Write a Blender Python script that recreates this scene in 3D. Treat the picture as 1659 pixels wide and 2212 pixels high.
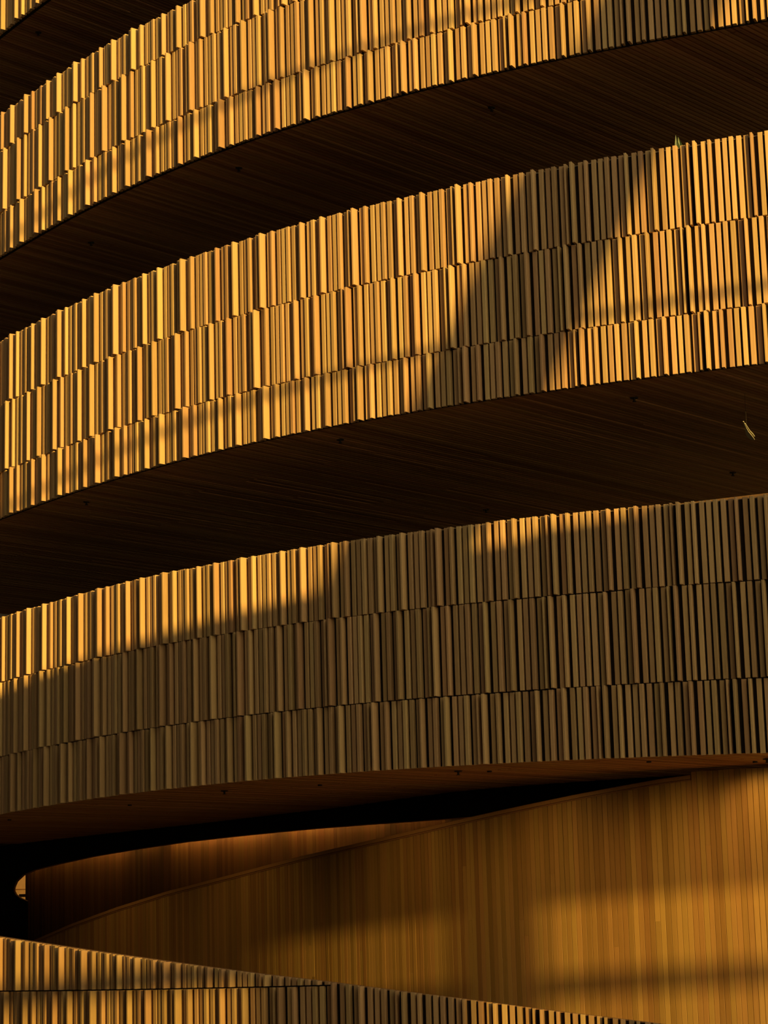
import bpy, math, random
from mathutils import Vector, Matrix

S = bpy.context.scene
for o in list(bpy.data.objects):
    bpy.data.objects.remove(o, do_unlink=True)

# ------------------------------------------------------------------ camera
PITCH, ROLL = 0.18837, -0.02693
cam_d = bpy.data.cameras.new('camera')
cam_d.sensor_fit = 'VERTICAL'
cam_d.sensor_height = 36.0
cam_d.lens = 4700.0 / 2212.0 * 36.0
cam_d.clip_start, cam_d.clip_end = 0.1, 400.0
cam = bpy.data.objects.new('camera', cam_d)
S.collection.objects.link(cam)
_F = Vector((0, math.cos(PITCH), math.sin(PITCH)))
_U = Vector((0, -math.sin(PITCH), math.cos(PITCH)))
_R = Vector((1, 0, 0))
_c, _s = math.cos(ROLL), math.sin(ROLL)
_R2 = _R * _c + _U * _s
_U2 = _U * _c - _R * _s
cam.matrix_world = Matrix(((_R2.x, _U2.x, -_F.x, 0), (_R2.y, _U2.y, -_F.y, 0), (_R2.z, _U2.z, -_F.z, 0), (0, 0, 0, 1)))
S.camera = cam

# ------------------------------------------------------------------ world and sun
w = bpy.data.worlds.new('evening_sky')
S.world = w
w.use_nodes = True
nt = w.node_tree
bg = nt.nodes['Background']
tc = nt.nodes.new('ShaderNodeTexCoord')
sx = nt.nodes.new('ShaderNodeSeparateXYZ')
rp = nt.nodes.new('ShaderNodeValToRGB')
rp.color_ramp.elements[0].position = 0.0
rp.color_ramp.elements[0].color = (0.70, 0.60, 0.40, 1)
rp.color_ramp.elements[1].position = 0.7
rp.color_ramp.elements[1].color = (0.62, 0.60, 0.50, 1)
nt.links.new(tc.outputs['Generated'], sx.inputs[0])
nt.links.new(sx.outputs['Z'], rp.inputs[0])
bg.inputs['Strength'].default_value = 1.0
SUN_AZ, SUN_EL = math.radians(26.0), math.radians(5.3)
SUN = Vector((math.sin(SUN_AZ) * math.cos(SUN_EL), -math.cos(SUN_AZ) * math.cos(SUN_EL), math.sin(SUN_EL)))          # direction towards the low evening sun
# the clear evening sky is brighter and warmer towards the sun
dt = nt.nodes.new('ShaderNodeVectorMath'); dt.operation = 'DOT_PRODUCT'
nt.links.new(tc.outputs['Generated'], dt.inputs[0]); dt.inputs[1].default_value = SUN
gl0 = nt.nodes.new('ShaderNodeMath'); gl0.operation = 'MAXIMUM'; gl0.inputs[1].default_value = 0.0
gl1 = nt.nodes.new('ShaderNodeMath'); gl1.operation = 'POWER'; gl1.inputs[1].default_value = 4.0
nt.links.new(dt.outputs['Value'], gl0.inputs[0]); nt.links.new(gl0.outputs[0], gl1.inputs[0])
sky = nt.nodes.new('ShaderNodeMix'); sky.data_type = 'RGBA'; sky.blend_type = 'MULTIPLY'; sky.inputs[0].default_value = 1.0
sky.inputs[7].default_value = (0.17, 0.17, 0.17, 1)
nt.links.new(rp.outputs[0], sky.inputs[6])
glow = nt.nodes.new('ShaderNodeVectorMath'); glow.operation = 'SCALE'
glow.inputs[0].default_value = (2.15, 1.78, 1.00)
nt.links.new(gl1.outputs[0], glow.inputs['Scale'])
tot = nt.nodes.new('ShaderNodeVectorMath'); tot.operation = 'ADD'
nt.links.new(sky.outputs[2], tot.inputs[0]); nt.links.new(glow.outputs[0], tot.inputs[1])
nt.links.new(tot.outputs[0], bg.inputs['Color'])

sun_d = bpy.data.lights.new('evening_sun', 'SUN')
sun_d.energy = 6.0
sun_d.color = (1.0, 0.64, 0.15)
sun_d.angle = math.radians(0.36)
sun = bpy.data.objects.new('evening_sun', sun_d)
S.collection.objects.link(sun)
sun.location = SUN * 40
sun.rotation_euler = SUN.to_track_quat('Z', 'Y').to_euler()

S.view_settings.view_transform = 'Standard'
S.view_settings.look = 'None'
S.view_settings.exposure = 0.0
S.view_settings.gamma = 1.0
S.view_settings.use_curve_mapping = False

# ------------------------------------------------------------------ materials
def wood(name, dark, light, rough=0.5, tone=0.35, stretch=14.0, axis='Z', spec=0.25, bump=0.06):
    m = bpy.data.materials.new(name)
    m.use_nodes = True
    t = m.node_tree
    b = t.nodes['Principled BSDF']
    L = t.links.new
    tcn = t.nodes.new('ShaderNodeTexCoord')
    oi = t.nodes.new('ShaderNodeObjectInfo')
    off = t.nodes.new('ShaderNodeVectorMath'); off.operation = 'SCALE'
    comb = t.nodes.new('ShaderNodeCombineXYZ')
    for i in range(3):
        L(oi.outputs['Random'], comb.inputs[i])
    L(comb.outputs[0], off.inputs[0]); off.inputs['Scale'].default_value = 37.0
    add = t.nodes.new('ShaderNodeVectorMath'); add.operation = 'ADD'
    L(tcn.outputs['Object'], add.inputs[0]); L(off.outputs[0], add.inputs[1])
    mp = t.nodes.new('ShaderNodeMapping')
    sc = [stretch * 6] * 3
    sc['XYZ'.index(axis)] = stretch * 0.22
    mp.inputs['Scale'].default_value = sc
    L(add.outputs[0], mp.inputs['Vector'])
    n1 = t.nodes.new('ShaderNodeTexNoise')
    n1.inputs['Scale'].default_value = 1.0
    n1.inputs['Detail'].default_value = 5.0
    n1.inputs['Roughness'].default_value = 0.6
    n1.inputs['Distortion'].default_value = 0.6
    L(mp.outputs[0], n1.inputs['Vector'])
    # object tone: some pieces paler, some redder
    r1 = t.nodes.new('ShaderNodeMath'); r1.operation = 'MULTIPLY'
    L(oi.outputs['Random'], r1.inputs[0]); r1.inputs[1].default_value = tone
    r2 = t.nodes.new('ShaderNodeMath'); r2.operation = 'MULTIPLY'
    L(n1.outputs['Fac'], r2.inputs[0]); r2.inputs[1].default_value = 1.0 - tone
    r3 = t.nodes.new('ShaderNodeMath'); r3.operation = 'ADD'
    L(r1.outputs[0], r3.inputs[0]); L(r2.outputs[0], r3.inputs[1])
    cr = t.nodes.new('ShaderNodeValToRGB')
    cr.color_ramp.elements[0].position = 0.22
    cr.color_ramp.elements[0].color = (*dark, 1)
    cr.color_ramp.elements[1].position = 0.72
    cr.color_ramp.elements[1].color = (*light, 1)
    L(r3.outputs[0], cr.inputs[0])
    # hue drift between pieces
    wn = t.nodes.new('ShaderNodeTexWhiteNoise'); wn.noise_dimensions = '1D'
    L(oi.outputs['Random'], wn.inputs['W'])
    hr = t.nodes.new('ShaderNodeMapRange')
    hr.inputs['To Min'].default_value = 0.488; hr.inputs['To Max'].default_value = 0.507
    L(wn.outputs['Value'], hr.inputs['Value'])
    hs = t.nodes.new('ShaderNodeHueSaturation')
    L(hr.outputs[0], hs.inputs['Hue']); L(cr.outputs[0], hs.inputs['Color'])
    L(hs.outputs[0], b.inputs['Base Color'])
    b.inputs['Roughness'].default_value = rough
    b.inputs['Specular IOR Level'].default_value = spec
    if bump:
        bp = t.nodes.new('ShaderNodeBump')
        bp.inputs['Strength'].default_value = bump
        bp.inputs['Distance'].default_value = 0.004
        L(n1.outputs['Fac'], bp.inputs['Height']); L(bp.outputs[0], b.inputs['Normal'])
    return m

def plain(name, col, rough=0.7, metal=0.0, spec=0.3, noise=0.15):
    m = bpy.data.materials.new(name)
    m.use_nodes = True
    t = m.node_tree
    b = t.nodes['Principled BSDF']
    tcn = t.nodes.new('ShaderNodeTexCoord')
    n = t.nodes.new('ShaderNodeTexNoise'); n.inputs['Scale'].default_value = 9.0
    t.links.new(tcn.outputs['Object'], n.inputs['Vector'])
    mr = t.nodes.new('ShaderNodeMix'); mr.data_type = 'RGBA'
    mr.inputs[6].default_value = (*[c * (1 - noise) for c in col], 1)
    mr.inputs[7].default_value = (*[min(1, c * (1 + noise)) for c in col], 1)
    t.links.new(n.outputs['Fac'], mr.inputs[0])
    t.links.new(mr.outputs[2], b.inputs['Base Color'])
    b.inputs['Roughness'].default_value = rough
    b.inputs['Metallic'].default_value = metal
    b.inputs['Specular IOR Level'].default_value = spec
    return m

M_BATTEN = wood('pale_oak_batten', (0.40, 0.245, 0.115), (0.66, 0.44, 0.205), tone=0.45)
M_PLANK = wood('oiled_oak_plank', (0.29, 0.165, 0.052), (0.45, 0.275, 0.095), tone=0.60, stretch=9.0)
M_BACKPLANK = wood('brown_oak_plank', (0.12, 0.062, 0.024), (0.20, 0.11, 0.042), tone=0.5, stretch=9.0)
M_SLAT = wood('dark_oak_slat', (0.42, 0.20, 0.09), (0.72, 0.40, 0.19), tone=0.6, axis='Y', rough=0.45)
M_RAIL = wood('oak_rail', (0.26, 0.13, 0.05), (0.44, 0.24, 0.10), axis='X')
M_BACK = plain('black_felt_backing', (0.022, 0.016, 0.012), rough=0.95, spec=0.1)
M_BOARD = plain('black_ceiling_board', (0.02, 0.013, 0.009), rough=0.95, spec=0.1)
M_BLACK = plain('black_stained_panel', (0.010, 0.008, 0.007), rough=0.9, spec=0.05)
M_CORE = plain('dark_brown_plaster', (0.06, 0.045, 0.035), rough=0.95)
M_FLOOR = plain('dark_floor', (0.15, 0.095, 0.05), rough=0.7)
M_STEEL = plain('brushed_steel_cap', (0.55, 0.50, 0.40), rough=0.35, metal=0.9)
M_BRONZE = plain('dark_bronze', (0.05, 0.04, 0.035), rough=0.5, metal=0.4)
M_FRAME = plain('dark_grey_frame', (0.07, 0.065, 0.06), rough=0.7)
M_PALE = plain('pale_nickel', (0.85, 0.80, 0.62), rough=0.5, metal=0.0)
M_PLASTER = plain('warm_plaster', (0.62, 0.45, 0.24), rough=0.85)
M_POT = plain('clay_pot', (0.25, 0.16, 0.11), rough=0.8)

def glass_material():
    m = bpy.data.materials.new('dimming_glass')  # tint added to weaken the low sun passing through
    m.use_nodes = True
    t = m.node_tree
    t.nodes.remove(t.nodes['Principled BSDF'])
    tr = t.nodes.new('ShaderNodeBsdfTransparent'); tr.inputs[0].default_value = (0.76, 0.74, 0.66, 1)
    gl = t.nodes.new('ShaderNodeBsdfGlossy'); gl.inputs['Roughness'].default_value = 0.03
    mx = t.nodes.new('ShaderNodeMixShader'); mx.inputs[0].default_value = 0.06
    t.links.new(tr.outputs[0], mx.inputs[1]); t.links.new(gl.outputs[0], mx.inputs[2])
    t.links.new(mx.outputs[0], t.nodes['Material Output'].inputs['Surface'])
    return m
M_GLASS = glass_material()

def leaf_material():
    m = bpy.data.materials.new('striped_leaf')
    m.use_nodes = True
    t = m.node_tree
    b = t.nodes['Principled BSDF']
    tcn = t.nodes.new('ShaderNodeTexCoord')
    wv = t.nodes.new('ShaderNodeTexWave'); wv.bands_direction = 'X'
    wv.inputs['Scale'].default_value = 9.0; wv.inputs['Distortion'].default_value = 1.5
    t.links.new(tcn.outputs['Object'], wv.inputs['Vector'])
    cr = t.nodes.new('ShaderNodeValToRGB')
    cr.color_ramp.elements[0].color = (0.025, 0.05, 0.02, 1)
    cr.color_ramp.elements[1].color = (0.10, 0.15, 0.06, 1)
    t.links.new(wv.outputs['Fac'], cr.inputs[0])
    t.links.new(cr.outputs[0], b.inputs['Base Color'])
    b.inputs['Roughness'].default_value = 0.5
    return m
M_LEAF = leaf_material()

# ------------------------------------------------------------------ helpers
COL = S.collection
def mesh(name, v, f, mat):
    me = bpy.data.meshes.new(name)
    me.from_pydata([tuple(p) for p in v], [], f)
    me.update()
    me.materials.append(mat)
    return me

def link(name, me, parent=None, loc=(0, 0, 0), rz=0.0, kind=None):
    o = bpy.data.objects.new(name, me)
    COL.objects.link(o)
    o.location = loc
    o.rotation_euler = (0, 0, rz)
    if parent is not None:
        o.parent = parent
        # parents are unrotated empties or meshes: keep world placement
        o.location = Vector(loc) - root_loc(parent)
    if kind:
        o['kind'] = kind
    return o

def root_loc(o):
    l = Vector(o.location)
    while o.parent is not None:
        o = o.parent
        l = l + Vector(o.location)
    return l

def empty(name, loc, label, cat, group=None, kind=None):
    o = bpy.data.objects.new(name, None)
    COL.objects.link(o)
    o.empty_display_size = 0.2
    o.location = loc
    tag(o, label, cat, group, kind)
    return o

def tag(o, label, cat, group=None, kind=None):
    o['label'] = label
    o['category'] = cat
    if group:
        o['group'] = group
    if kind:
        o['kind'] = kind
    return o

def shift(v, d):
    return [(p[0] - d[0], p[1] - d[1], p[2] - d[2]) for p in v]

class Curve:
    """plan curve sampled densely by arc length"""
    def __init__(self, pts):
        self.p = pts
        self.l = [0.0]
        for a, b in zip(pts, pts[1:]):
            self.l.append(self.l[-1] + math.hypot(b[0] - a[0], b[1] - a[1]))
        self.off = 0.0
    def at(self, s):
        s -= self.off
        L = self.l
        if s <= 0: i = 0
        elif s >= L[-1]: i = len(L) - 2
        else:
            lo, hi = 0, len(L) - 1
            while hi - lo > 1:
                m = (lo + hi) // 2
                if L[m] <= s: lo = m
                else: hi = m
            i = lo
        t = (s - L[i]) / (L[i + 1] - L[i])
        a, b = self.p[i], self.p[i + 1]
        return (a[0] + (b[0] - a[0]) * t, a[1] + (b[1] - a[1]) * t)
    def th(self, s, e=0.06):
        a, b = self.at(s - e), self.at(s + e)
        return math.atan2(b[1] - a[1], b[0] - a[0])
    def pt(self, s, out=0.0):
        """point at arc length s, moved `out` metres towards the hall"""
        x, y = self.at(s)
        t = self.th(s)
        return (x + math.sin(t) * out, y - math.cos(t) * out)

def from_theta(x0, y0, s_list, th):
    pts = [(x0, y0)]
    for a, b in zip(s_list, s_list[1:]):
        t = th((a + b) / 2)
        pts.append((pts[-1][0] + math.cos(t) * (b - a), pts[-1][1] + math.sin(t) * (b - a)))
    return pts

def interp(x, xs, ys):
    if x <= xs[0]: return ys[0] + (ys[1] - ys[0]) / (xs[1] - xs[0]) * (x - xs[0])
    for i in range(len(xs) - 1):
        if x <= xs[i + 1]:
            return ys[i] + (ys[i + 1] - ys[i]) * (x - xs[i]) / (xs[i + 1] - xs[i])
    return ys[-1] + (ys[-1] - ys[-2]) / (xs[-1] - xs[-2]) * (x - xs[-1])

def catmull(P, n=24):
    P = [(2 * P[0][0] - P[1][0], 2 * P[0][1] - P[1][1])] + list(P) + [(2 * P[-1][0] - P[-2][0], 2 * P[-1][1] - P[-2][1])]
    out = []
    for i in range(1, len(P) - 2):
        a, b, c, d = P[i - 1:i + 3]
        for k in range(n):
            t = k / n
            out.append(tuple(.5 * (2 * b[j] + (-a[j] + c[j]) * t + (2 * a[j] - 5 * b[j] + 4 * c[j] - d[j]) * t * t
                                   + (-a[j] + 3 * b[j] - 3 * c[j] + d[j]) * t ** 3) for j in (0, 1)))
    out.append(P[-2])
    return out

def sweep(name, curve, s0, s1, step, sec, mat, closed=True):
    """sweep a section sec(s) -> [(out, z), ...] along a plan curve, capped"""
    n = max(2, int(round((s1 - s0) / step)) + 1)
    v, f = [], []
    m = None
    for i in range(n):
        s = s0 + (s1 - s0) * i / (n - 1)
        q = sec(s)
        m = len(q)
        for (o, z) in q:
            x, y = curve.pt(s, o)
            v.append((x, y, z))
    for i in range(n - 1):
        for k in range(m if closed else m - 1):
            a, b = i * m + k, i * m + (k + 1) % m
            f.append((a, b, b + m, a + m))
    if closed:
        f.append(tuple(range(m))[::-1])
        f.append(tuple(range((n - 1) * m, n * m)))
    return v, f

def box(x0, x1, y0, y1, z0, z1):
    v = [(x0, y0, z0), (x1, y0, z0), (x1, y1, z0), (x0, y1, z0), (x0, y0, z1), (x1, y0, z1), (x1, y1, z1), (x0, y1, z1)]
    f = [(0, 3, 2, 1), (4, 5, 6, 7), (0, 1, 5, 4), (1, 2, 6, 5), (2, 3, 7, 6), (3, 0, 4, 7)]
    return v, f

def join(parts):
    V, F = [], []
    for v, f in parts:
        n = len(V)
        V += v
        F += [tuple(i + n for i in q) for q in f]
    return V, F

def disc(x, y, z0, z1, r0, r1, n=14):
    v = [(x + r0 * math.cos(2 * math.pi * i / n), y + r0 * math.sin(2 * math.pi * i / n), z0) for i in range(n)]
    v += [(x + r1 * math.cos(2 * math.pi * i / n), y + r1 * math.sin(2 * math.pi * i / n), z1) for i in range(n)]
    f = [(i, (i + 1) % n, n + (i + 1) % n, n + i) for i in range(n)]
    f += [tuple(range(n))[::-1], tuple(range(n, 2 * n))]
    return v, f

random.seed(7)

# ------------------------------------------------------------------ the curved line of the balconies
_TH = (-0.741397, 0.0633209, 0.00189086, -0.000497422)
def th_main(s):
    u = min(max(s, 0.0), 12.6) - 5.0
    t = _TH[0] + _TH[1] * u + _TH[2] * u * u + _TH[3] * u ** 3
    if s < 0: t += 0.012 * s
    return t
S_A, S_B = -18.0, 16.0
_sl = [S_A + 0.05 * i for i in range(int((S_B - S_A) / 0.05) + 1)]
_pts = from_theta(0, 0, _sl, th_main)
_i = min(range(len(_sl)), key=lambda k: abs(_sl[k] + 1.0))
_dx, _dy = -5.82905 - _pts[_i][0], 30.14709 - _pts[_i][1]
MAIN = Curve([(a + _dx, b + _dy) for a, b in _pts])
MAIN.off = S_A

def quad(c):
    def f(s):
        s = min(max(s, -0.5), 12.6)
        return c[0] * s * s + c[1] * s + c[2]
    return f
const = lambda z: (lambda s: z)
B1 = [const(9.432), const(10.064), const(10.970), const(11.540)]
B2 = [const(5.662), const(6.300), const(7.258), const(8.190)]
B3 = [quad((-0.00213, 0.02565, 1.61661)), quad((-0.0018, 0.02197, 2.38655)), quad((-0.00131, 0.01604, 3.39039)), quad((-0.00094, 0.01108, 4.28012))]
B0 = [const(12.782), const(13.42), const(14.34), const(14.96)]

# ------------------------------------------------------------------ the hall: floor, far wall of the glazed front
v, f = box(-60, 60, -50, 70, -5.2, -5.0)
o = tag(link('floor', mesh('floor', v, f, M_FLOOR)), 'dark floor of the hall far below the balconies', 'floor', kind='structure')

GY = -5.0
wall = empty('wall_rear', (0, GY, -5.0), 'glazed front of the hall behind the viewer, with slab and slanting strut', 'wall', kind='structure')
def gbox(name, x0, x1, z0, z1, d=0.3):
    v, f = box(x0, x1, GY - d / 2, GY + d / 2, z0, z1)
    link(name, mesh(name, shift(v, (0, GY, -5.0)), f, M_FRAME), wall, (0, GY, -5.0))
v, f = box(4.5, 60, GY - 0.01, GY + 0.01, -5.0, 4.10)  # unseen pane added to dim the sun on the lowest level
link('dimming_pane', mesh('dimming_pane', shift(v, (0, GY, -5.0)), f, M_GLASS), wall, (0, GY, -5.0))
gbox('spandrel', 4.5, 14.3, 4.10, 6.78)
gbox('spandrel', 14.3, 15.3, 4.10, 6.94)
gbox('spandrel', 15.3, 16.2, 4.10, 7.02)
gbox('spandrel', 16.2, 60, 4.10, 7.14)
gbox('sky_blocking_panel', -45, 4.5, -5.0, 24.0)  # unseen, added to keep sky light off the left-facing battens
gbox('transom', 4.5, 60, 9.23, 9.32, 0.1)
gbox('transom', 4.5, 60, 13.06, 13.15, 0.1)
# far end and left side of the hall, closing off the daylight
v, f = box(-45, 60, 62.0, 62.4, -5.0, 30.0)
tag(link('wall_end', mesh('wall_end', v, f, M_CORE)), 'dark end wall of the hall far behind everything', 'wall', kind='structure')
v, f = box(-45.4, -45.0, -5.2, 62.0, -5.0, 30.0)
tag(link('wall_left', mesh('wall_left', v, f, M_CORE)), 'dark side wall of the hall, out of view at left', 'wall', kind='structure')
# slanting strut
def strut(xb, zb, xt, zt, w):
    v = []
    for y in (GY - 0.12, GY + 0.12):
        v += [(xb, y, zb), (xb + w, y, zb), (xt + w, y, zt), (xt, y, zt)]
    f = [(0, 1, 2, 3), (7, 6, 5, 4), (0, 4, 5, 1), (1, 5, 6, 2), (2, 6, 7, 3), (3, 7, 4, 0)]
    link('strut', mesh('strut', shift(v, (0, GY, -5.0)), f, M_FRAME), wall, (0, GY, -5.0))
strut(13.62, 6.77, 13.62 + 0.395 * 13.23, 20.0, 1.07)

# unseen far screen, added to soften the low shadows and darken the horizon
NY = -20.0
opp = empty('wall_sun_screen', (0, NY, -5.0), 'unseen far screen added to shape the low sun, with openings low down', 'wall', kind='structure')
ODX = math.tan(SUN_AZ) * (GY - NY)
ODZ = math.tan(SUN_EL) / math.cos(SUN_AZ) * (GY - NY)
def obox(name, x0, x1, z0, z1, d=0.3):
    v, f = box(x0 + ODX, x1 + ODX, NY - d / 2, NY + d / 2, max(-5.0, z0 + ODZ), z1 + ODZ)
    link(name, mesh(name, shift(v, (0, NY, -5.0)), f, M_FRAME), opp, (0, NY, -5.0))
obox('lintel', -80, 110, 3.44, 6.4)
obox('transom', -30, 60, 2.34, 2.62)
for a, b in ((16.51, 16.97), (12.1, 13.70), (14.98, 15.42), (5.0, 6.2), (0.0, 1.2), (22.5, 23.6)):
    obox('pier', a, b, -9.0, 3.44)

# ------------------------------------------------------------------ slabs with slatted undersides
AZ = math.radians(42.0)
SD = (math.sin(AZ), math.cos(AZ))                     # run of the slats
SN = (math.cos(AZ), -math.sin(AZ))                    # across the slats
PITCH_S = 0.0735

K_CTRL = [(-13.6, 53.0), (-11.279, 48.711), (-8.918, 44.617), (-7.138, 41.389), (-5.251, 38.443), (-3.375, 35.741), (-1.733, 33.155),
          (-0.651, 31.493), (0.914, 28.585), (2.309, 27.303), (3.642, 26.551), (4.94, 26.036), (7.6, 25.0)]
KC = Curve(catmull(K_CTRL))

def inside_k(x, y):
    """signed: >0 on the hall side of the black downstand"""
    best = None
    for i in range(0, len(KC.p) - 1, 3):
        a = KC.p[i]
        d = (a[0] - x) ** 2 + (a[1] - y) ** 2
        if best is None or d < best[0]:
            best = (d, i)
    i = best[1]
    a, b = KC.p[max(0, i - 1)], KC.p[min(len(KC.p) - 1, i + 1)]
    return (b[0] - a[0]) * (a[1] - y) - (b[1] - a[1]) * (a[0] - x)

MAIN_S = [S_A + 0.1 * i for i in range(int((S_B - S_A) / 0.1) + 1)]
MAIN_U = [MAIN.pt(s)[0] * SN[0] + MAIN.pt(s)[1] * SN[1] for s in MAIN_S]
MAIN_V = [MAIN.pt(s)[0] * SD[0] + MAIN.pt(s)[1] * SD[1] for s in MAIN_S]

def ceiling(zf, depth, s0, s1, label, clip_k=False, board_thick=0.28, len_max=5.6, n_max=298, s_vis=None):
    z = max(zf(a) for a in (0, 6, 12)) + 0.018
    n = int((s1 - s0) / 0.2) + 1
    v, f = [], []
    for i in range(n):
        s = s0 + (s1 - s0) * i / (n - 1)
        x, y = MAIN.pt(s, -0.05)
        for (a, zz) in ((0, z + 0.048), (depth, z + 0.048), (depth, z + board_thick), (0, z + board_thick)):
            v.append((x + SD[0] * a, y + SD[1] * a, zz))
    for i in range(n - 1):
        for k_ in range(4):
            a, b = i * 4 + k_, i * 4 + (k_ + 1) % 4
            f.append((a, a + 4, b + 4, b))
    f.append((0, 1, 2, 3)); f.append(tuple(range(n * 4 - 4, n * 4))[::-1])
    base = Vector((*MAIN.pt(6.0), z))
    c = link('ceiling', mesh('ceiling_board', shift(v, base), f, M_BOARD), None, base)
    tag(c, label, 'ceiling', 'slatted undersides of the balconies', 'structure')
    u0 = interp(s_vis[0], MAIN_S, MAIN_U)
    u1 = interp(s_vis[1], MAIN_S, MAIN_U)
    cnt = 0
    i = 0
    while True:
        u = u0 + PITCH_S * i
        i += 1
        if u > u1 or cnt >= n_max:
            break
        va = interp(u, MAIN_U, MAIN_V) + 0.06
        L = len_max if not callable(len_max) else len_max(u)
        if clip_k:
            Lk = 0.6
            while Lk < 14.0:
                px, py = u * SN[0] + (va + Lk) * SD[0], u * SN[1] + (va + Lk) * SD[1]
                if inside_k(px, py) <= 0.0:
                    break
                Lk += 0.12
            L = min(14.0, Lk)
        if L < 0.3:
            continue
        # butt joints between lengths of slat, on staggered lines
        joints = []
        q = (-(va) + (2.4 if (i // 8) % 2 else 1.25)) % 2.4
        while q < L - 0.1:
            if q > 0.12:
                joints.append(q)
            q += 2.4
        ends = [0.0] + joints + [L]
        ps = []
        for a, b in zip(ends, ends[1:]):
            dz = random.uniform(-0.0025, 0.0025)
            hw = 0.0230 + random.uniform(-0.001, 0.001)
            ps.append(box(-hw, hw, a + (0.003 if a else 0), b - 0.003, dz, 0.050))
        v, f = join(ps)
        link('slat', mesh('slat', v, f, M_SLAT), c, (u * SN[0] + va * SD[0], u * SN[1] + va * SD[1], z), -AZ)
        cnt += 1
    return c

ceiling(B0[0], 7.4, -7, 14, 'slatted timber underside of the uppermost slab, in the top left corner', s_vis=(-6.5, 6.2), len_max=7.0)
ceiling(B1[0], 6.0, -7, 14, 'slatted timber underside below the highest full row of battens', s_vis=(-4.6, 12.7))
ceiling(B2[0], 9.4, -7, 14, 'dark slatted timber underside between the two lower batten balconies', s_vis=(-7.6, 12.6), len_max=9.0)
ceiling(B3[0], 27.0, -16, 14, 'lowest slatted timber underside, above the planked ramp wall', clip_k=True, s_vis=(-9.6, 12.3))

# inner walls that close the floors off far behind the parapets
v, f = sweep('core', MAIN, -9, 16, 0.5, lambda s: [(-9.0, 2.0), (-9.3, 2.0), (-9.3, 18), (-9.0, 18)], M_CORE)
tag(link('wall_core', mesh('wall_core', v, f, M_CORE)), 'dark inner wall far behind the balconies', 'wall', kind='structure')

# ------------------------------------------------------------------ battens
BP = 0.0770          # batten spacing
BW = 0.0515          # batten width
# front depth and width of the eighteen battens that repeat along every tier
SEQ = [-0.018, 0.036, 0.066, 0.0, 0.034, 0.0, 0.0, 0.018, 0.0, -0.018, 0.044, 0.0, 0.020, -0.010, 0.054, 0.0, 0.0, 0.018]
WID = [0.050, 0.022, 0.027, 0.050, 0.030, 0.050, 0.050, 0.044, 0.050, 0.050, 0.025, 0.050, 0.044, 0.050, 0.028, 0.050, 0.050, 0.044]
def batten_profile(i):
    h, c = SEQ[i % 18], 0.0035
    a = -BW / 2
    b = a + WID[i % 18]
    return [(a, 0.046), (a, -h + c), (a + c, -h), (b - c, -h), (b, -h + c), (b, 0.046)]
_cache = {}
def batten_mesh(i, H):
    key = (i % 18, round(H, 3))
    if key not in _cache:
        h = SEQ[i % 18]
        prof = batten_profile(i)
        n = len(prof)
        v = [(x, y, 0.0) for x, y in prof] + [(x, y, H - (0.003 if abs(y + h) < 1e-6 else 0)) for x, y in prof]
        f = [(k_, (k_ + 1) % n, n + (k_ + 1) % n, n + k_) for k_ in range(n)]
        f += [tuple(range(n))[::-1], tuple(range(n, 2 * n))]
        _cache[key] = mesh('batten', v, f, M_BATTEN)
    return _cache[key]

def tier(curve, zb, zt, s_from, s_to, s_zero, label, group, fixed=True, gap=0.010):
    """one row of upright battens; s_zero is where the depth sequence starts"""
    t = empty('batten_tier', Vector((*curve.pt((s_from + s_to) / 2), zb((s_from + s_to) / 2))), label, 'cladding', group)
    i0 = math.ceil((s_from - s_zero) / BP)
    i1 = math.floor((s_to - s_zero) / BP)
    for i in range(i0, i1 + 1):
        s = s_zero + i * BP
        z0, z1 = zb(s), zt(s) - gap
        H = z1 - z0
        if H < 0.02:
            continue
        if fixed:
            H = round(H, 2)
        x, y = curve.pt(s + random.uniform(-0.0012, 0.0012), random.uniform(-0.004, 0.004))
        link('batten', batten_mesh(i, H), t, (x, y, z0), curve.th(s))
    return t

G = 'tiers of upright timber battens on the balconies'
tier(MAIN, B0[0], B0[1], -1.6, 5.0, 0.30, 'short stretch of battens in the extreme top left corner', G)
tier(MAIN, B1[2], B1[3], -1.6, 9.0, 0.62, 'top tier of battens on the highest balcony, short and cut off by the frame', G)
tier(MAIN, B1[1], B1[2], -1.6, 12.5, 0.40, 'tall middle tier of battens on the highest balcony', G)
tier(MAIN, B1[0], B1[1], -1.6, 14.0, 0.93, 'bottom tier of battens on the highest balcony, above the ribbed underside', G)
tier(MAIN, B2[2], B2[3], -1.6, 14.0, 7.127, 'top tier of battens on the middle balcony, with a green leaf behind it', G)
tier(MAIN, B2[1], B2[2], -1.6, 14.0, 7.011, 'middle tier of battens on the middle balcony, crossed by a slanting shadow', G)
tier(MAIN, B2[0], B2[1], -1.6, 14.0, 7.150, 'bottom short tier of battens on the middle balcony', G)
tier(MAIN, B3[2], B3[3], -1.6, 14.0, 9.510, 'top tier of battens on the lowest full balcony, sunlit at left', G)
tier(MAIN, B3[1], B3[2], -1.6, 14.0, 8.050, 'tall middle tier of battens on the lowest full balcony, mostly shaded', G)
tier(MAIN, B3[0], B3[1], -1.6, 14.0, 8.620, 'bottom shaded tier of battens on the lowest full balcony', G)

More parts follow.
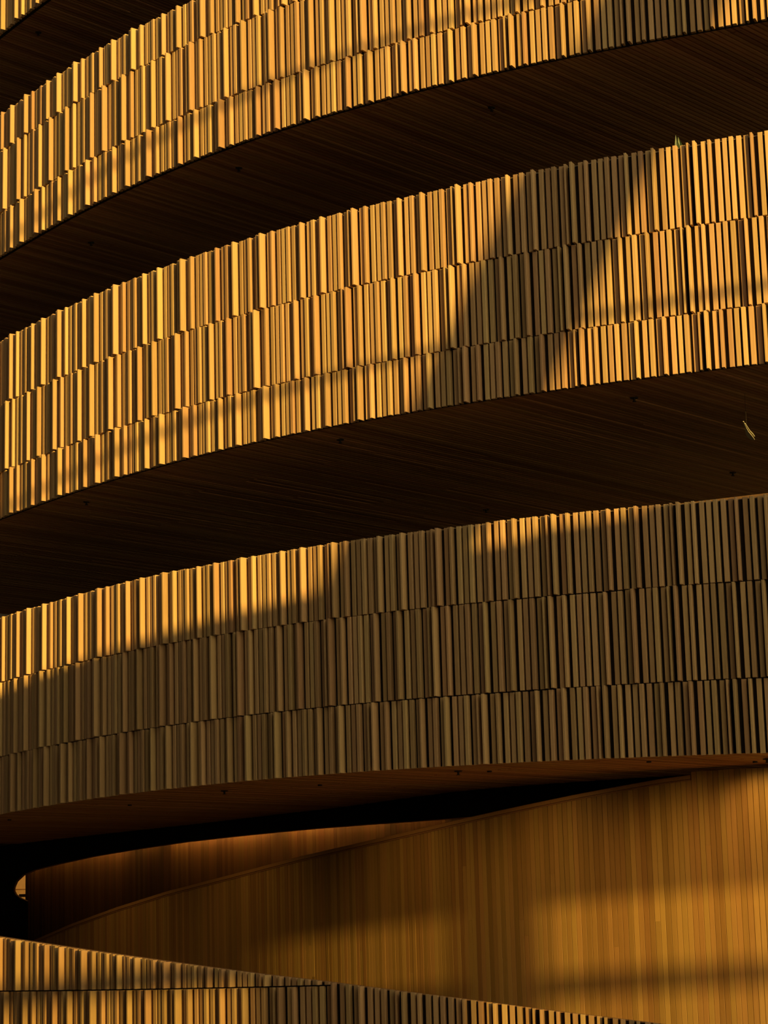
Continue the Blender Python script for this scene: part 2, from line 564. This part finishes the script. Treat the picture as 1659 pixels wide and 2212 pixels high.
# parapets behind the battens
def parapet(zb, zt, label, drop, s1=14.0, rail=None):
    base = Vector((*MAIN.pt(6.0), zb(6.0)))
    p = empty('balcony_parapet', base, label, 'parapet', 'curved balcony parapets behind the battens')
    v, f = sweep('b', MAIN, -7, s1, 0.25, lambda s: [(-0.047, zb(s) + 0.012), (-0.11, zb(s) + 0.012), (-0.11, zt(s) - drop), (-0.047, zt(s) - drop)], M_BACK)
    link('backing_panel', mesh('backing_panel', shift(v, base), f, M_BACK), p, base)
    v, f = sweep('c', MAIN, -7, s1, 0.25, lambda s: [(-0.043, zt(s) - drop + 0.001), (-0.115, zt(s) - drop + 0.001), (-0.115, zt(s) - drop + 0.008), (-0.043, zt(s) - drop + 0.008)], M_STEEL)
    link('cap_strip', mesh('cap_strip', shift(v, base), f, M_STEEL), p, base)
    if rail:
        v, f = sweep('h', MAIN, rail[0], rail[1], 0.2, lambda s: [(-0.20, rail[2](s)), (-0.26, rail[2](s)), (-0.26, rail[2](s) + 0.05), (-0.20, rail[2](s) + 0.05)], M_RAIL)
        link('handrail', mesh('handrail', shift(v, base), f, M_RAIL), p, base)
    return p
parapet(B0[0], B0[3], 'dark curved parapet of the uppermost balcony, behind its battens', 0.04)
parapet(B1[0], B1[3], 'dark curved parapet of the highest full balcony, behind its battens', 0.04)
parapet(B2[0], B2[3], 'dark curved parapet of the middle balcony, behind its battens', 0.036)
parapet(B3[0], B3[3], 'dark curved parapet of the lowest full balcony, with timber handrail', 0.028,
        rail=(9.0, 14.0, lambda s: B3[3](s) - 0.045 + 0.030 * (s - 10.6)))

# ------------------------------------------------------------------ lower ramp parapet in front (bottom of the view)
def th4(s):
    return math.radians(interp(max(-6, min(11, s)), [-6, -4, 0, 1.7, 4.2, 6.5, 9, 11], [-62, -60, -53, -48, -36, -19, -9, -6]))
_s4 = [-4 + 0.05 * i for i in range(281)]
_p4 = from_theta(0, 0, _s4, th4)
_i = min(range(len(_s4)), key=lambda k_: abs(_s4[k_]))
_dx, _dy = -4.6183 - _p4[_i][0], 25.8913 - _p4[_i][1]
RAMP = Curve([(a + _dx, b + _dy) for a, b in _p4])
RAMP.off = -4.0
RX = [-4.622, -3.947, -3.328, -2.215, -1.451, -0.728, -0.263, 0.642, 1.523, 2.516]
RZ = [-0.002, -0.093, -0.178, -0.33, -0.433, -0.521, -0.586, -0.711, -0.84, -0.978]
def ramp_top(s):
    return interp(RAMP.pt(s)[0], RX, RZ)
SEAM = lambda s: -0.615 + 0.0103 * s
S_SEAM = 5.40
def ramp_tier(zb, zt, s_from, s_to, s_zero, label):
    t = empty('batten_tier', Vector((*RAMP.pt((s_from + s_to) / 2), -1.8)), label, 'cladding', 'tiers of battens on the front ramp')
    i0, i1 = math.ceil((s_from - s_zero) / BP), math.floor((s_to - s_zero) / BP)
    for i in range(i0, i1 + 1):
        s = s_zero + i * BP
        z0, z1 = zb(s), zt(s)
        if z1 - z0 < 0.015:
            continue
        dz = (ramp_top(s + BW / 2) - ramp_top(s - BW / 2)) / 2 if abs(z1 - ramp_top(s)) < 0.02 else 0.0
        w2, H = BW / 2, z1 - z0
        prof = batten_profile(i)
        n = 6
        v = [(a, b, 0.0) for a, b in prof] + [(a, b, H + dz * a / w2) for a, b in prof]
        f = [(k_, (k_ + 1) % n, n + (k_ + 1) % n, n + k_) for k_ in range(n)] + [tuple(range(n))[::-1], tuple(range(n, 2 * n))]
        x, y = RAMP.pt(s, random.uniform(-0.003, 0.003))
        link('batten', mesh('ramp_batten', v, f, M_BATTEN), t, (x, y, z0), RAMP.th(s))
ramp_tier(lambda s: SEAM(s) + 0.006, lambda s: ramp_top(s), -0.8, S_SEAM, 0.35, 'upper tapering tier of battens on the ramp at the bottom left')
ramp_tier(lambda s: -2.2, lambda s: SEAM(s) - 0.008 if s < S_SEAM else ramp_top(s), -0.8, 9.4, 0.52, 'lower tier of battens on the ramp at the bottom edge')
base = Vector((*RAMP.pt(4.0), -2.2))
p = empty('ramp_parapet', base, 'dark sloping parapet of the front ramp, behind its battens', 'parapet')
v, f = sweep('b', RAMP, -3.5, 9.9, 0.2, lambda s: [(-0.047, -5.0), (-0.12, -5.0), (-0.12, ramp_top(s) - 0.012), (-0.047, ramp_top(s) - 0.012)], M_BACK)
link('backing_panel', mesh('backing_panel', shift(v, base), f, M_BACK), p, base)
v, f = sweep('c', RAMP, -3.5, 9.9, 0.2, lambda s: [(-0.043, ramp_top(s) - 0.011), (-0.125, ramp_top(s) - 0.011), (-0.125, ramp_top(s) - 0.003), (-0.043, ramp_top(s) - 0.003)], M_RAIL)
link('cap_strip', mesh('cap_strip', shift(v, base), f, M_RAIL), p, base)

# ------------------------------------------------------------------ planked ramp wall with sloping cap rail
FRONT = Curve(catmull([(-8.2, 40.2), (-5.9, 36.5), (-2.16, 30.9), (1.0, 27.0), (3.6, 25.3), (4.43, 24.95), (7.5, 23.9), (9.5, 23.3)], 60))
def f_l(x):
    lo, hi = 0.0, FRONT.l[-1]
    for _ in range(50):
        m_ = (lo + hi) / 2
        if FRONT.at(m_)[0] < x: lo = m_
        else: hi = m_
    return lo
FX = [-6.02, -5.2, -4.29, -3.35, -2.29, -1.26, -0.14, 0.91, 1.42, 2.22, 2.74, 3.14, 3.45]
FZ = [-0.08, 0.17, 0.40, 0.60, 0.78, 0.96, 1.125, 1.29, 1.37, 1.49, 1.56, 1.61, 1.635]
def front_top(l):
    return interp(FRONT.at(l)[0], FX, FZ)
L_END = f_l(3.47)
L_MAX = f_l(5.6)
ZC = 1.672
base = Vector((*FRONT.pt(14.0), -4.0))
fw = empty('wall_front', base, 'curved wall of upright timber planks rising to the lowest underside', 'wall', kind='structure')
v, f = sweep('s', FRONT, 2.2, L_END, 0.15, lambda l: [(-0.03, -4.0), (-0.16, -4.0), (-0.16, front_top(l) - 0.03), (-0.03, front_top(l) - 0.03)], M_BACK)
v2, f2 = sweep('s', FRONT, L_END, L_MAX + 1.0, 0.15, lambda l: [(-0.03, -4.0), (-0.16, -4.0), (-0.16, ZC), (-0.03, ZC)], M_BACK)
v, f = join([(v, f), (v2, f2)])
link('substrate', mesh('substrate', shift(v, base), f, M_BACK), fw, base)
PW = 0.0665
l = 2.6
idx = 0
while l < L_MAX:
    lc = l + PW / 2
    top = (front_top(lc) - 0.062) if lc < L_END else ZC
    dl = PW / 2
    slope = (front_top(lc + dl) - front_top(lc - dl)) / 2 if lc < L_END else 0.0
    x, y = FRONT.pt(lc)
    hw = PW / 2 - 0.0019
    pr = random.uniform(0.0, 0.0028)
    H = top + 3.2
    cuts = [0.0, H]
    if random.random() < 0.14 and lc > 9:
        cuts = [0.0, H - random.uniform(0.3, 1.8), H]
    for a, b in zip(cuts, cuts[1:]):
        pp = pr + random.uniform(-0.0006, 0.0006)
        c = 0.0022
        prof = [(-hw, 0.028), (-hw, -pp + c), (-hw + c, -pp), (hw - c, -pp), (hw, -pp + c), (hw, 0.028)]
        n = 6
        last = b == cuts[-1]
        v = [(q0, q1, 0.0) for q0, q1 in prof] + [(q0, q1, b - a - (0.0 if last else 0.0012) + (slope * q0 / dl if last else 0)) for q0, q1 in prof]
        f = [(k_, (k_ + 1) % n, n + (k_ + 1) % n, n + k_) for k_ in range(n)] + [tuple(range(n))[::-1], tuple(range(n, 2 * n))]
        link('plank', mesh('plank', v, f, M_PLANK), fw, (x, y, -3.2 + a), FRONT.th(lc))
    l += PW
v, f = sweep('r', FRONT, 2.4, L_END, 0.12, lambda l: [(0.020, front_top(l) - 0.046), (-0.17, front_top(l) - 0.046), (-0.17, front_top(l)), (0.014, front_top(l)), (0.020, front_top(l) - 0.006)], M_RAIL)
link('cap_rail', mesh('cap_rail', shift(v, base), f, M_RAIL), fw, base)
v, f = sweep('r', FRONT, 2.4, L_END, 0.12, lambda l: [(0.010, front_top(l) - 0.066), (-0.02, front_top(l) - 0.066), (-0.02, front_top(l) - 0.050), (0.010, front_top(l) - 0.050)], M_RAIL)
link('rail_bead', mesh('rail_bead', shift(v, base), f, M_RAIL), fw, base)

# ------------------------------------------------------------------ black downstand and the wall behind it
K0 = math.hypot(K_CTRL[1][0] - K_CTRL[0][0], K_CTRL[1][1] - K_CTRL[0][1])
def k_l(x):
    lo, hi = 0.0, KC.l[-1]
    for _ in range(50):
        m_ = (lo + hi) / 2
        if KC.at(m_)[0] < x: lo = m_
        else: hi = m_
    return lo
UP = [(-7.129, 0.842), (-7.118, 0.927), (-7.058, 1.026), (-6.891, 1.127), (-6.599, 1.201), (-6.095, 1.262), (-5.252, 1.345), (-4.28, 1.406),
      (-3.376, 1.446), (-2.525, 1.454), (-1.733, 1.453), (-0.999, 1.448), (-0.31, 1.425), (0.328, 1.393), (0.92, 1.37), (2.322, 1.39), (3.66, 1.37), (6.5, 1.37)]
LO = [(-7.129, 0.842), (-7.08, 0.771), (-6.959, 0.698), (-6.793, 0.639)]
base = Vector((*KC.pt(12.0), -4.0))
bw = empty('wall_middle', base, 'black downstand wall under the lowest underside, with a pointed opening at left', 'wall', kind='structure')
ZT = 1.72
def strip(cols, thick, name, mat):
    """cols: (l, z_low, z_high) -> one solid panel along KC"""
    v, f = [], []
    for (l_, a, b) in cols:
        for (o_, z_) in ((0.0, a), (-thick, a), (-thick, b), (0.0, b)):
            x_, y_ = KC.pt(l_, o_)
            v.append((x_, y_, z_))
    for i in range(len(cols) - 1):
        for k_ in range(4):
            a, b = i * 4 + k_, i * 4 + (k_ + 1) % 4
            f.append((a, b, b + 4, a + 4))
    n_ = len(cols)
    f.append((3, 2, 1, 0)); f.append((n_ * 4 - 4, n_ * 4 - 3, n_ * 4 - 2, n_ * 4 - 1))
    link(name, mesh(name, shift(v, base), f, mat), bw, base)
xs_l = [k_l(-13.5) + (k_l(-7.129) - k_l(-13.5)) * i / 10 for i in range(11)]
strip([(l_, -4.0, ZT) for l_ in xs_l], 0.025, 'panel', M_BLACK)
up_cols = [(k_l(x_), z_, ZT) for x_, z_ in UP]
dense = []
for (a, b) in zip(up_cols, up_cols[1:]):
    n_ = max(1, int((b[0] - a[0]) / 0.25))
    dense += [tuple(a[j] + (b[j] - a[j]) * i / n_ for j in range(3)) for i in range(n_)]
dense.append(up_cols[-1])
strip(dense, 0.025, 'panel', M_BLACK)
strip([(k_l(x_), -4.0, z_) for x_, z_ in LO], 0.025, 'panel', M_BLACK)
# thin timber edging round the opening
def edging(cols, dz):
    v, f = [], []
    for (l_, z_) in cols:
        for (o_, q) in ((0.004, 0.0), (-0.03, 0.0), (-0.03, dz), (0.004, dz)):
            x_, y_ = KC.pt(l_, o_)
            v.append((x_, y_, z_ + q))
    for i in range(len(cols) - 1):
        for k_ in range(4):
            a, b = i * 4 + k_, i * 4 + (k_ + 1) % 4
            f.append((a, b, b + 4, a + 4))
    n_ = len(cols)
    f.append((3, 2, 1, 0)); f.append((n_ * 4 - 4, n_ * 4 - 3, n_ * 4 - 2, n_ * 4 - 1))
    link('edging', mesh('edging', shift(v, base), f, M_RAIL), bw, base)
edging([(a, b) for a, b, c_ in dense], -0.012)
edging([(k_l(x_), z_) for x_, z_ in LO], 0.010)

BACK = Curve(catmull([(-7.168, 42.905), (-5.006, 39.686), (-3.104, 36.87), (-1.461, 34.569), (-0.356, 32.898), (1.253, 30.174), (2.711, 28.873), (5.0, 28.0)]))
base = Vector((*BACK.pt(7.0), -4.0))
kw = empty('wall_back', base, 'curved brown planked wall behind the downstand, lit along its top', 'wall', kind='structure')
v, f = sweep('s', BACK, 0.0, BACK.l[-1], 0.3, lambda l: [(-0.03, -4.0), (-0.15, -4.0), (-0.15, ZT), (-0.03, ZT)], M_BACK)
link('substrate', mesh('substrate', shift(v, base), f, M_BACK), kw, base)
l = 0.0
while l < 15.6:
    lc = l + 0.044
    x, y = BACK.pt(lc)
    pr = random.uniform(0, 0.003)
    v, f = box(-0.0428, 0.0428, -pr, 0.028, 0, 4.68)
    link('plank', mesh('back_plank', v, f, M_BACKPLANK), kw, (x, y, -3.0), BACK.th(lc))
    l += 0.088

# cove spotlights between the downstand and the wall behind
def spot(name, loc, aim, energy, col, size, blend=0.6, radius=0.05):
    d = bpy.data.lights.new(name, 'SPOT')
    d.energy = energy; d.color = col; d.spot_size = math.radians(size); d.spot_blend = blend; d.shadow_soft_size = radius
    o = bpy.data.objects.new(name, d)
    COL.objects.link(o)
    o.location = loc
    o.rotation_euler = (Vector(loc) - Vector(aim)).to_track_quat('Z', 'Y').to_euler()
    return o
def strip_light(l0, l1, energy):
    a, b = BACK.pt(l0, 0.16), BACK.pt(l1, 0.16)
    c = BACK.pt((l0 + l1) / 2, 0.0)
    d = bpy.data.lights.new('cove_strip', 'AREA')
    d.shape = 'RECTANGLE'
    d.size, d.size_y = math.hypot(b[0] - a[0], b[1] - a[1]), 0.04
    d.energy, d.color = energy * 1.7, (1.0, 0.47, 0.10)
    o = bpy.data.objects.new('cove_strip', d)
    COL.objects.link(o)
    m_ = Vector(((a[0] + b[0]) / 2, (a[1] + b[1]) / 2, 1.66))
    X = Vector((b[0] - a[0], b[1] - a[1], 0)).normalized()
    Z = (m_ - Vector((c[0], c[1], 1.50))).normalized()      # shines along -Z
    Z = (Z - X * Z.dot(X)).normalized()
    Y = Z.cross(X)
    o.matrix_world = Matrix(((X.x, Y.x, Z.x, m_.x), (X.y, Y.y, Z.y, m_.y), (X.z, Y.z, Z.z, m_.z), (0, 0, 0, 1)))
for l0, l1, e_ in ((0.3, 0.9, 1.0), (1.3, 2.9, 2.0), (3.0, 4.5, 2.4), (4.9, 5.6, 0.6), (6.0, 7.8, 3.2), (7.9, 9.3, 2.6), (9.6, 11.2, 2.6), (11.4, 12.6, 1.2), (12.9, 14.4, 1.0)):
    strip_light(l0, l1, e_)

# lit end of the passage seen through the opening
T = Vector((-8.36, 49.3, 0.0))
pw = empty('wall_far', T, 'bright plastered end of a passage seen through the pointed opening', 'wall', kind='structure')
ang = math.atan2(1.0, -8.36 / 49.3) - math.pi / 2
def pbox(name, x0, x1, y0, y1, z0, z1, mat):
    v, f = box(x0, x1, y0, y1, z0, z1)
    link(name, mesh(name, v, f, mat), pw, T, ang)
pbox('plaster', -0.8, 1.4, 0.0, 0.1, -1.0, 0.868, M_PLASTER)
pbox('plaster', -0.8, -0.02, 0.0, 0.1, 0.868, 0.935, M_PLASTER)
pbox('plaster', -0.8, 1.4, 0.0, 0.1, 0.935, 1.55, M_PLASTER)
pbox('opening', -0.02, 1.4, 0.08, 0.12, 0.868, 0.935, M_BLACK)
pbox('ledge', -0.5, 1.4, -0.03, 0.02, 1.035, 1.05, M_RAIL)
spot('passage_lamp', (T.x + 0.6, T.y - 1.8, 1.5), (T.x, T.y, 0.95), 70, (1.0, 0.50, 0.11), 80, 0.6)

# added warm fill lamps in the lowest underside, brightening the shaded planked wall
FILL_LIGHTS = ((-4.0, 2.0, 40.0, 'added fill light furthest left, above the hidden end of the ramp wall'),
        (-2.0, 1.9, 36.0, 'second added fill light from the left in the lowest underside'),
        (0.4, 1.7, 44.0, 'third added fill light from the left in the lowest underside'),
        (2.0, 1.6, 60.0, 'added fill light above the middle of the planked ramp wall'),
        (3.6, 1.5, 78.0, 'added fill light in front of the upper end of the cap rail'),
        (4.25, 0.55, 30.0, 'added fill light close to the planked wall, near the right edge'),
        (5.2, 1.4, 90.0, 'added fill light beyond the right edge of the view'))
for (x_, out_, e_, lb) in FILL_LIGHTS:
    a = FRONT.pt(f_l(x_), out_)
    dl = empty('fill_light', (a[0], a[1], 1.69), lb, 'lamp', 'added fill lights above the planked wall')
    v, f = disc(0, 0, 0.0, 0.02, 0.028, 0.028)
    link('housing', mesh('housing', v, f, M_BRONZE), dl, (a[0], a[1], 1.695))
    b = FRONT.pt(f_l(x_), 0.0)
    spot('fill_beam', (a[0], a[1], 1.685), (b[0], b[1], -0.8 if out_ > 1 else 0.7), e_, (1.0, 0.56, 0.13), 120, 1.0)

# ------------------------------------------------------------------ sprinkler heads in the undersides
def sprinkler(x, y, z, label):
    e = empty('sprinkler', (x, y, z), label, 'sprinkler', 'sprinkler heads in the slatted undersides')
    for nm, (z0, z1, r0, r1) in (('escutcheon', (-0.008, 0.004, 0.042, 0.048)), ('stem', (-0.038, -0.006, 0.011, 0.015)), ('deflector', (-0.044, -0.038, 0.022, 0.022))):
        v, f = disc(0, 0, z0, z1, r0, r1)
        link(nm, mesh(nm, v, f, M_BRONZE), e, (x, y, z))
z1_, z2_, z3_ = 9.451, 5.681, 1.700
for (x, y, z, lb) in [
        (-4.797, 29.51, 12.80, 'dark sprinkler head in the uppermost underside, top left corner'),
        (-1.714, 26.143, z1_, 'dark sprinkler head near the middle of the upper ribbed underside'),
        (1.396, 24.312, z1_, 'rightmost dark sprinkler head in the upper ribbed underside'),
        (-3.969, 28.996, z1_, 'leftmost dark sprinkler head in the upper ribbed underside'),
        (-0.495, 25.151, z2_, 'dark sprinkler head just under the middle balcony battens, mid picture'),
        (2.804, 23.452, z2_, 'dark sprinkler head just under the sunlit right end of the middle balcony'),
        (-3.968, 28.501, z2_, 'dark sprinkler head under the left end of the middle balcony'),
        (4.547, 27.718, z2_, 'dark sprinkler head at far right, deep under the middle balcony'),
        (1.425, 29.834, z2_, 'dark sprinkler head just above the top of the lowest batten balcony'),
        (0.757, 24.614, z3_, 'sprinkler head near the middle of the lowest underside'),
        (-2.059, 26.993, z3_, 'sprinkler head at the left of the lowest underside'),
        (4.133, 24.014, z3_, 'sprinkler head at the right end of the lowest underside')]:
    sprinkler(x, y, z, lb)

# ------------------------------------------------------------------ pale curved fitting hanging under the middle balcony
z_ = 5.25
KF = z_ / 5.55
e = empty('hanging_fitting', (4.07, 23.46, z_), 'small curved pale metal fitting hanging under the middle balcony, far right', 'fitting')
def ribbon(name, pts, wid, zo, mat):
    v, f = [], []
    for i, (x_, y_, wd) in enumerate(pts):
        x_, y_ = x_ * KF, y_ * KF
        for (a, q) in ((-wd * wid, 0.0), (wd * wid, 0.0), (wd * wid, 0.006), (-wd * wid, 0.006)):
            v.append((x_ + a, y_ - a * 0.2, z_ + zo + q))
    for i in range(len(pts) - 1):
        for k_ in range(4):
            a, b = i * 4 + k_, i * 4 + (k_ + 1) % 4
            f.append((a, b, b + 4, a + 4))
    n_ = len(pts)
    f.append((3, 2, 1, 0)); f.append((n_ * 4 - 4, n_ * 4 - 3, n_ * 4 - 2, n_ * 4 - 1))
    link(name, mesh(name, shift(v, (4.07, 23.46, z_)), f, mat), e, (4.07, 23.46, z_))
ribbon('blade', [(4.126, 24.207, .3), (4.165, 24.38, .5), (4.205, 24.544, .6), (4.25, 24.74, 1.2), (4.30, 24.917, 1.8), (4.35, 25.07, 1.8), (4.398, 25.19, 1.0)], 0.015, 0.0, M_PALE)
ribbon('blade', [(4.175, 24.40, .3), (4.212, 24.546, .8), (4.284, 24.794, 1.0), (4.345, 24.96, 1.0), (4.395, 25.10, .6)], 0.013, 0.02, M_PALE)
v, f = disc(0, 0, 0.0, 0.44, 0.0016, 0.0016, 8)
link('hanger', mesh('hanger', v, f, M_BRONZE), e, (4.25 * KF, 24.74 * KF, z_))

# ------------------------------------------------------------------ plant behind the middle parapet
bx, by = MAIN.pt(11.19, -0.30)
pl = empty('potted_plant', (bx, by, 7.35), 'striped green leaf tips of a potted plant poking above the middle balcony', 'plant')
v, f = disc(0, 0, 0.0, 0.24, 0.09, 0.13, 18)
link('pot', mesh('pot', v, f, M_POT), pl, (bx, by, 7.35))
def leaf(dx0, dx1, h, wd, side=0.0):
    n_ = 9
    v, f = [], []
    for i in range(n_):
        t = i / (n_ - 1)
        ww = wd * (1 - t ** 3.0) + 0.0015
        cx_ = dx0 + (dx1 - dx0) * t
        for (a, q) in ((-ww, -0.004), (0, 0.006), (ww, -0.004), (0, 0.010)):
            v.append((cx_ + a, q + side, 0.2 + (h - 0.2) * t))
    for i in range(n_ - 1):
        for k_ in range(4):
            a, b = i * 4 + k_, i * 4 + (k_ + 1) % 4
            f.append((a, b, b + 4, a + 4))
    f.append((3, 2, 1, 0)); f.append((n_ * 4 - 4, n_ * 4 - 3, n_ * 4 - 2, n_ * 4 - 1))
    link('leaf', mesh('leaf', v, f, M_LEAF), pl, (bx, by, 7.35), math.radians(-22))
leaf(0.02, -0.040, 1.06, 0.062, 0.0)
leaf(0.15, -0.022, 1.045, 0.066, 0.03)
leaf(-0.05, -0.12, 0.72, 0.03, -0.03)
leaf(0.05, 0.20, 0.70, 0.03, 0.01)
# the pot stands on a ledge behind the parapet
v, f = sweep('ledge', MAIN, 10.4, 12.0, 0.2, lambda s: [(-0.12, 7.28), (-0.50, 7.28), (-0.50, 7.35), (-0.12, 7.35)], M_RAIL)
tag(link('planter_ledge', mesh('planter_ledge', v, f, M_RAIL)), 'timber ledge behind the middle balcony carrying the plant pot', 'ledge')
